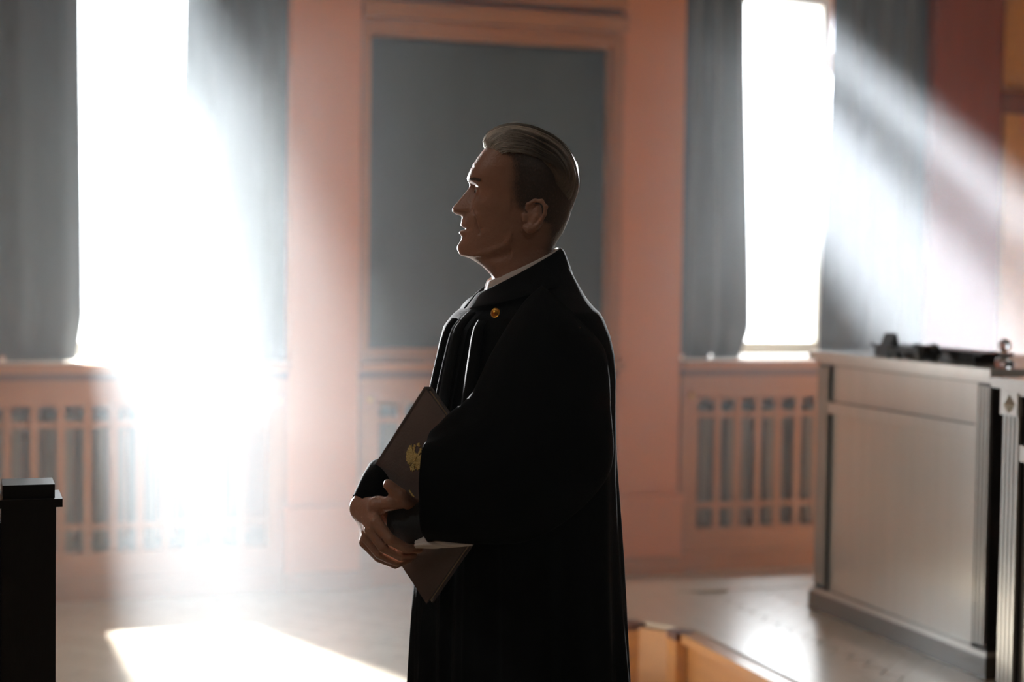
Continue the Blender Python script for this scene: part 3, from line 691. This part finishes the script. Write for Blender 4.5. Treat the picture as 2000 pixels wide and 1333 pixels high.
def gnoise(x): i = int(math.floor(x)); f = x-i; return ph_noise[i % 400]*(1-f)+ph_noise[(i+1) % 400]*f
for j in range(nph+1):
    ph = -PHM+2*PHM*j/nph
    for i in range(na+1):
        q = i/na; al = al0(ph)+(al1(ph)-al0(ph))*q
        edge = min(1, min(q/.06, (1-q)/.25, (PHM-abs(ph))/.28)); edge = max(0, edge)
        g = (gnoise(40+ph*26+q*1.5)-.5)*.0045+(gnoise(90+ph*60+q*2)-.5)*.0022
        vs.append(hair_pt(al, ph, -.016*(1-edge)**1.5+g*edge))
fs = [(j*(na+1)+i, j*(na+1)+i+1, (j+1)*(na+1)+i+1, (j+1)*(na+1)+i) for j in range(nph) for i in range(na)]
hair = mesh_obj('hair', vs, fs, 'hair', person, True); hair['label'] = 'grey hair combed back from the forehead, its lit front painted silver'
paths, rad = [], []
for i in range(1500):
    ph = random.uniform(-1.02, 1.02); a0 = al0(ph)+random.uniform(-1, 90)*(random.random()**1.6); ln = random.uniform(25, 80); a1 = min(a0+ln, al1(ph)-4); lift = random.uniform(-.0006, .0016)
    dph = random.uniform(-.06, .06); n_ = 9
    paths.append([hair_pt(a0+(a1-a0)*k/(n_-1), ph+dph*(k/(n_-1))**2, (-.004 if k == 0 else lift*(math.sin(PI*k/(n_-1))*.7+.3))) for k in range(n_)]); rad.append(random.uniform(.0003, .0007))
for i in range(16):            # flyaway hairs
    ph = random.uniform(-.6, .6); a0 = random.uniform(45, 150); n_ = 9; ln = random.uniform(15, 35)
    paths.append([hair_pt(a0+ln*k/(n_-1), ph, .007*(k/(n_-1))**1.5) for k in range(n_)]); rad.append(.0003)
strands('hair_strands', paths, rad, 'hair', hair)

# ---- robe
rb_back = [(1092,486),(1102,520),(1107,545),(1122,568),(1150,592),(1168,620),(1182,655),(1190,690),(1194,730),(1196,800),(1199,900),(1204,1000),(1209,1100),(1214,1200),(1222,1333),(1240,1700),(1245,2050)]
rb_front = [(940,545),(934,562),(926,577),(908,598),(884,618),(868,640),(860,670),(856,690),(849,725),(843,757),(832,830),(823,900),(818,1000),(814,1090),(808,1200),(803,1333),(790,1700),(785,2050)]
zfr, ufr = pr(rb_front); zbr, ubr = pr(rb_back)
a_y = [(480,.062),(520,.075),(545,.095),(565,.14),(585,.180),(610,.205),(640,.220),(680,.228),(760,.232),(900,.235),(1100,.235),(1333,.245),(2050,.28)]
az = np.array([zc(y) for y, _ in a_y])[::-1]; aa = np.array([a for _, a in a_y])[::-1]
NR, NH = 360, 260; ztop, zbot = zc(606), .10
vs = []
for j in range(NH+1):
    z = zbot+(ztop-zbot)*(j/NH); f_, b_ = np.interp(z, zfr, ufr), np.interp(z, zbr, ubr); cu_ = (f_+b_)/2; hu = (b_-f_)/2; a = np.interp(z, az, aa)
    a = min(a, hu/math.sin(BYAW)*.85); b = math.sqrt(max(1e-4, hu*hu-(a*math.sin(BYAW))**2))/math.cos(BYAW)
    for i in range(NR):
        th = 2*PI*i/NR; c_, s_ = math.cos(th), math.sin(th); nn = 2.25
        r = ((abs(c_)/b)**nn+(abs(s_)/a)**nn)**(-1/nn)
        low = min(1, max(0, (zc(600)-z)/.25)); fl = .25+.75*min(1, max(0, (zc(900)-z)/.6))
        fold = low*(.009*fl*math.sin(th*11+1.5*math.sin(z*3))+.005*math.sin(th*23+2*z)*fl)
        ft = math.exp(-((((th+PI) % (2*PI))-PI-.25)/.75)**2)     # chest side: sharp hanging pleats
        sw_ = abs(math.sin(th*9+.6+(z-1.2)*.8)); fold += low*ft*.014*(1-sw_**.5)
        r += fold-.006*low
        fx, fy = -math.cos(BYAW), -math.sin(BYAW); sx_, sy_ = math.sin(BYAW), -math.cos(BYAW)
        vs.append((cu_+r*c_*fx+r*s_*sx_, r*c_*fy+r*s_*sy_, z))
A_ = np.array(vs[-NR:]); NS = 30        # shoulders: drawn up from the chest to the tilted neckline
def tilt(b, f, hw, yaw):
    B, F_ = P(*b), P(*f); c = (B+F_)/2; h = (F_-B)/2
    return np.array([c+h*math.cos(2*PI*i/NR)+hw*math.sin(2*PI*i/NR)*np.array((math.sin(yaw), -math.cos(yaw), 0)) for i in range(NR)])
M_, B_ = tilt((1112,545), (917,586), .155, BYAW), tilt((1095,494), (936,580), .075, HYAW)
M_[:, 2] -= .012*np.abs(np.sin(np.arange(NR)*2*PI/NR))**2
for j in range(1, NS+1):
    s = j/NS; vs += [tuple(q) for q in A_*(1-s)**2+M_*2*s*(1-s)+B_*s*s]
fs = [(j*NR+i, j*NR+(i+1) % NR, (j+1)*NR+(i+1) % NR, (j+1)*NR+i) for j in range(NH+NS) for i in range(NR)]
robe = mesh_obj('robe', vs, fs, 'robe', person, True); robe['label'] = 'long black robe with wide sleeves'
robe.modifiers.new('thick', 'SOLIDIFY').thickness = .004

def loft(name, rings, m, parent, nseg=96, nsub=10, thick=.003, fold=None, cap_end=False):
    """rings: (centre, p, q): contour centre + p cos t + q sin t, joined by a smooth curve"""
    Cn = np.array([r[0] for r in rings]); Pn = np.array([r[1] for r in rings]); Qn = np.array([r[2] for r in rings]); n = len(rings)
    def cr_(A, t):
        i = min(int(t), n-2); f = t-i; p0, p1, p2, p3 = A[max(i-1, 0)], A[i], A[i+1], A[min(i+2, n-1)]
        return .5*((2*p1)+(-p0+p2)*f+(2*p0-5*p1+4*p2-p3)*f*f+(-p0+3*p1-3*p2+p3)*f**3)
    vs = []; steps = (n-1)*nsub
    for s in range(steps+1):
        t = s/nsub; c, p, q = cr_(Cn, t), cr_(Pn, t), cr_(Qn, t)
        for k in range(nseg):
            a = 2*PI*k/nseg; g = 1+(fold(a, s/steps) if fold else 0)
            vs.append(c+(p*math.cos(a)+q*math.sin(a))*g)
    fs = [(s*nseg+k, s*nseg+(k+1) % nseg, (s+1)*nseg+(k+1) % nseg, (s+1)*nseg+k) for s in range(steps) for k in range(nseg)]
    if cap_end: fs.append(tuple(range(nseg)))
    o = mesh_obj(name, vs, fs, m, parent, True)
    if thick: o.modifiers.new('thick', 'SOLIDIFY').thickness = thick
    return o
def ring(x0, y0, x1, y1, w, wq, qu=0.0):   # contour through two side-view points, with a half width wq across
    A, B = P(x0, y0, w), P(x1, y1, w); return ((A+B)/2, (A-B)/2, np.array((qu, -wq, 0)))
fold = lambda a, s: .035*s*math.sin(5*a+3*s)+.02*s*math.sin(9*a+1)
loft('sleeve', [ring(1060,560,1150,640,-.12,.06), ring(1020,600,1180,690,-.15,.085), ring(965,690,1190,790,-.17,.105), ring(925,775,1185,930,-.185,.105), ring(884,812,1060,1045,-.195,.098,-.005), ring(862,832,930,1062,-.195,.085,-.012), ring(844,846,842,1058,-.19,.078,-.018)], 'robe', robe, fold=fold)
# far sleeve wrapped round the folder
loft('sleeve', [ring(890,690,960,740,.17,.09), ring(850,850,960,1000,.17,.09), ring(790,890,870,1040,.12,.07), ring(740,900,795,1010,.02,.05,.02), ring(720,922,758,1000,-.055,.034,.018), ring(698,970,731,1020,-.085,.031,.018)], 'robe', robe, fold=lambda a, s: .02*math.sin(4*a+5*s))
# near jacket sleeve and shirt cuff under the wide robe sleeve
js = loft('jacket_sleeve', [ring(1000,955,1010,1050,-.215,.045), ring(900,965,905,1055,-.175,.042), ring(815,980,818,1060,-.145,.039), ring(770,990,772,1060,-.128,.034), ring(760,1003,761,1050,-.122,.024)], 'suit', person, fold=lambda a, s: .02*math.sin(6*a+9*s))
loft('shirt_cuff', [ring(922,1055,923,1062,-.20,.02), ring(875,1050,877,1065,-.195,.030), ring(845,1046,847,1067,-.19,.030), ring(812,1060,814,1066,-.178,.022)], 'shirt', person, fold=lambda a, s: .08*math.sin(7*a+12*s))
# front placket: a doubled edge lying on the chest
def robe_pt(th, z, off):
    f_, b_ = np.interp(z, zfr, ufr), np.interp(z, zbr, ubr); cu_ = (f_+b_)/2; hu = (b_-f_)/2; a = min(np.interp(z, az, aa), hu/math.sin(BYAW)*.85); b = math.sqrt(max(1e-4, hu*hu-(a*math.sin(BYAW))**2))/math.cos(BYAW)
    c_, s_ = math.cos(th), math.sin(th); r = ((abs(c_)/b)**2.25+(abs(s_)/a)**2.25)**(-1/2.25)+off
    fx, fy = -math.cos(BYAW), -math.sin(BYAW); sx_, sy_ = math.sin(BYAW), -math.cos(BYAW)
    return np.array((cu_+r*c_*fx+r*s_*sx_, r*c_*fy+r*s_*sy_, z))
def strip(name, thA, thB, zA, zB, off, m, parent, n=90):
    vs = []
    for j in range(n+1):
        s = j/n; z = zA+(zB-zA)*s
        for k in range(5): th = thA(s)+(thB(s)-thA(s))*k/4; vs.append(robe_pt(th, z, off*(1-min(1, max(0, (s-.22)/.12))*2.5)+.004*math.sin(k/4*PI)))
    fs = [(j*5+k, j*5+k+1, (j+1)*5+k+1, (j+1)*5+k) for j in range(n) for k in range(4)]
    o = mesh_obj(name, vs, fs, m, parent, True); o.modifiers.new('thick', 'SOLIDIFY').thickness = .004; return o
strip('placket', lambda s: .02+.03*s, lambda s: .26+.10*s, zc(612), zc(1950), .012, 'robe', robe)
strip('pleat', lambda s: .50+.10*s, lambda s: .66+.16*s, zc(625), zc(1950), .010, 'robe', robe)
strip('pleat', lambda s: -.34-.05*s, lambda s: -.16-.05*s, zc(625), zc(1950), .010, 'robe', robe)

# collars: tilted bands round the neck
def band(name, stations, m, parent, th0, th1, n=80, thick=.004):
    """stations: list of rings from top edge down: (back point, front point, half width); th 0 = front"""
    vs = []
    for b, f, hw in stations:
        B, F_ = P(*b), P(*f); c = (B+F_)/2; h = (F_-B)/2
        for i in range(n+1):
            t = th0+(th1-th0)*i/n; ca, sa = math.cos(t), math.sin(t)
            vs.append(c+h*ca+np.array((hw*sa*math.sin(HYAW), -hw*sa*math.cos(HYAW), 0)))
    fs = [(j*(n+1)+i, j*(n+1)+i+1, (j+1)*(n+1)+i+1, (j+1)*(n+1)+i) for j in range(len(stations)-1) for i in range(n)]
    o = mesh_obj(name, vs, fs, m, parent, True); o.modifiers.new('thick', 'SOLIDIFY').thickness = thick
    s = o.modifiers.new('sub', 'SUBSURF'); s.levels = s.render_levels = 2; return o
band('shirt_collar', [((1087,484), (955,548), .0640), ((1094,500), (950,570), .070), ((1100,520), (944,590), .076)], 'shirt', person, .06, 2*PI-.06)
band('robe_collar', [((1091,487), (938,573), .0685), ((1098,489), (931,577), .079), ((1107,520), (922,590), .098), ((1117,548), (908,606), .135)], 'robe', robe, .10, 2*PI-.10)
# lapel badge
bc = P(968, 612, -.158)
badge = lathe('lapel_badge', [(.001, 0), (.0085, 0), (.0092, .0012), (.0085, .0024), (.0078, .0018), (.006, .0022), (.0045, .0036), (.001, .004)], 'brass', robe, n=20)
badge.location = bc; badge.rotation_euler = (math.radians(78), 0, math.radians(-28)); badge['label'] = 'round gold badge'
# shoes
for s in (-1, 1):
    bm = bmesh.new(); bmesh.ops.create_uvsphere(bm, u_segments=24, v_segments=16, radius=1)
    for v in bm.verts:
        x, y, z = v.co; v.co = Vector((x*.145, y*(.048-.008*x), max(z, -.55)*.062*(1-.25*x if x > 0 else 1)))
    o = bm_obj('shoe', bm, 'shoe', person, True); q = T(.10*s, .05, .0345); o.location = q; o.rotation_euler = (0, 0, PI+BYAW)

# ------------------------------------------------------------------ folder held against the chest
fT, fL, fB = P(832,758,-.11), P(697,970,.01), P(846,1162,-.15)
xa = fT-fL; Hf = np.linalg.norm(xa); xa = xa/Hf; bb = fB-fL; bb = bb-xa*(bb@xa); Wf = np.linalg.norm(bb); bb = bb/Wf; nn_ = np.cross(bb, xa)
if nn_[1] > 0: nn_ = -nn_
rz = person.matrix_basis
def on_folder(x, y):
    a, b = (P(x, y, -.2)-fL)@nn_, (P(x, y, .1)-fL)@nn_; return P(x, y, -.2+.3*a/(a-b))
fold_t = thing('folder', 'dark brown leather folder with gold double-headed eagle, held under the folded arms', 'folder')
Mw = Matrix.Translation(fh*D) @ Matrix.Rotation(-YAW, 4, 'Z')
Mf = Matrix.Identity(4)
right = np.cross(xa, nn_)
for i, v in enumerate((bb, xa, np.cross(bb, xa))):
    for j in range(3): Mf[j][i] = v[j]
for j in range(3): Mf[j][3] = fL[j]
fold_t.matrix_world = Mw @ Mf
sgn = 1 if (np.cross(bb, xa)@nn_) > 0 else -1      # local +z * sgn faces the viewer
box('cover', (0, Wf, 0, Hf, -.002*1 if sgn > 0 else -.002, .002), 'leather', fold_t, .0015)
o = box('cover', (0, Wf, 0, Hf, -.002, .002), 'leather', fold_t, .0015); o.location.z = -.014*sgn
o = box('pages', (.004, Wf-.004, .004, Hf-.004, -.0055, .0055), 'pages', fold_t); o.location.z = -.007*sgn
box('spine', (-.003, .004, 0, Hf, -.014*max(sgn, 0)-.002, .014*max(-sgn, 0)+.002), 'leather', fold_t, .002)
# gold emblem: eagle with two heads, crowns, spread wings and a shield, in low relief
EM = []
def mir(pts): EM.append(pts); EM.append([(-x, y) for x, y in pts][::-1])
EM.append([(0,.16),(.09,.10),(.12,-.02),(.10,-.16),(.05,-.24),(-.05,-.24),(-.10,-.16),(-.12,-.02),(-.09,.10)])           # body
EM.append([(.07,.06),(.07,-.08),(0,-.14),(-.07,-.08),(-.07,.06)])                                                          # shield
mir([(.03,.14),(.10,.20),(.10,.28),(.14,.33),(.20,.32),(.26,.28),(.21,.27),(.18,.24),(.17,.17),(.10,.08)])               # neck and head
mir([(.11,.35),(.12,.41),(.15,.38),(.17,.43),(.19,.38),(.22,.40),(.21,.345)])                                              # side crown
EM.append([(-.07,.42),(-.09,.50),(-.05,.47),(-.03,.53),(0,.56),(.03,.53),(.05,.47),(.09,.50),(.07,.42)])                   # great crown
mir([(.11,.10),(.20,.16),(.27,.26),(.34,.36),(.37,.28),(.42,.28),(.42,.20),(.47,.16),(.45,.08),(.48,.0),(.44,-.08),(.45,-.16),(.39,-.20),(.38,-.28),(.31,-.29),(.28,-.36),(.21,-.33),(.17,-.38),(.12,-.30),(.10,-.18),(.13,-.05)])   # wing
mir([(.08,-.18),(.16,-.22),(.22,-.30),(.28,-.30),(.24,-.35),(.16,-.33),(.08,-.26)])                                        # leg
EM.append([(.05,-.25),(.08,-.34),(.16,-.42),(.09,-.44),(.05,-.52),(0,-.46),(-.05,-.52),(-.09,-.44),(-.16,-.42),(-.08,-.34),(-.05,-.25)])   # tail
bm = bmesh.new(); es = .054; ang = math.radians(22)*sgn
for k, poly in enumerate(EM):
    h0, h1 = .0018*sgn, (.0034 if k != 1 else .0044)*sgn
    a = [bm.verts.new((x*es, y*es, h0)) for x, y in poly]; b = [bm.verts.new((x*es*.97, y*es*.97, h1)) for x, y in poly]
    bm.faces.new(b); n_ = len(poly)
    for i in range(n_): bm.faces.new((a[i], a[(i+1) % n_], b[(i+1) % n_], b[i]))
em = bm_obj('emblem', bm, 'gold', fold_t); em['label'] = 'gold double-headed eagle emblem'
ec = on_folder(813, 894)-fL; em.location = (float(ec@bb), float(ec@xa), 0); em.rotation_euler = (0, 0, ang)
o = box('gold_line', (-.009, .009, -.0015, .0015, -.003, .003), 'gold', fold_t); ec = on_folder(806, 965)-fL; o.location = (float(ec@bb), float(ec@xa), 0)

# ------------------------------------------------------------------ haze in the air of the hall
m = bpy.data.materials.new('haze'); m.use_nodes = True; N = m.node_tree.nodes; N.remove(N['Principled BSDF'])
v = N.new('ShaderNodeVolumeScatter'); v.inputs['Density'].default_value = .05; v.inputs['Anisotropy'].default_value = .35; v.inputs['Color'].default_value = (.91, .97, 1, 1)
tc = N.new('ShaderNodeTexCoord'); sp = N.new('ShaderNodeSeparateXYZ'); mr = N.new('ShaderNodeMapRange'); mr.interpolation_type = 'SMOOTHSTEP'
mr.inputs[1].default_value = 3.4; mr.inputs[2].default_value = 6.4; mr.inputs[3].default_value = .0002; mr.inputs[4].default_value = .042   # the smoke hangs by the windows
m.node_tree.links.new(tc.outputs['Object'], sp.inputs[0]); m.node_tree.links.new(sp.outputs[1], mr.inputs[0]); mz = N.new('ShaderNodeMapRange'); mz.inputs[1].default_value = .3; mz.inputs[2].default_value = 2.6; mz.inputs[3].default_value = 2.7; mz.inputs[4].default_value = .55   # and a little thicker low down
m.node_tree.links.new(sp.outputs[2], mz.inputs[0]); mu = N.new('ShaderNodeMath'); mu.operation = 'MULTIPLY'; m.node_tree.links.new(mr.outputs[0], mu.inputs[0]); m.node_tree.links.new(mz.outputs[0], mu.inputs[1])
mx_ = N.new('ShaderNodeMapRange'); mx_.interpolation_type = 'SMOOTHSTEP'; mx_.inputs[1].default_value = .2; mx_.inputs[2].default_value = 2.2; mx_.inputs[3].default_value = 1.5; mx_.inputs[4].default_value = .55   # thickest by the left window
m.node_tree.links.new(sp.outputs[0], mx_.inputs[0]); m2 = N.new('ShaderNodeMath'); m2.operation = 'MULTIPLY'; m.node_tree.links.new(mu.outputs[0], m2.inputs[0]); m.node_tree.links.new(mx_.outputs[0], m2.inputs[1])
m.node_tree.links.new(m2.outputs[0], v.inputs['Density'])
m.node_tree.links.new(v.outputs[0], N['Material Output'].inputs['Volume']); MATS['haze'] = m
o = box('haze', (XL-.05, XR+.05, YR-.05, 8.05, -.05, CEIL+.05), 'haze'); tag(o, 'thin smoky haze filling the hall and showing the light shafts', 'haze', kind='stuff')
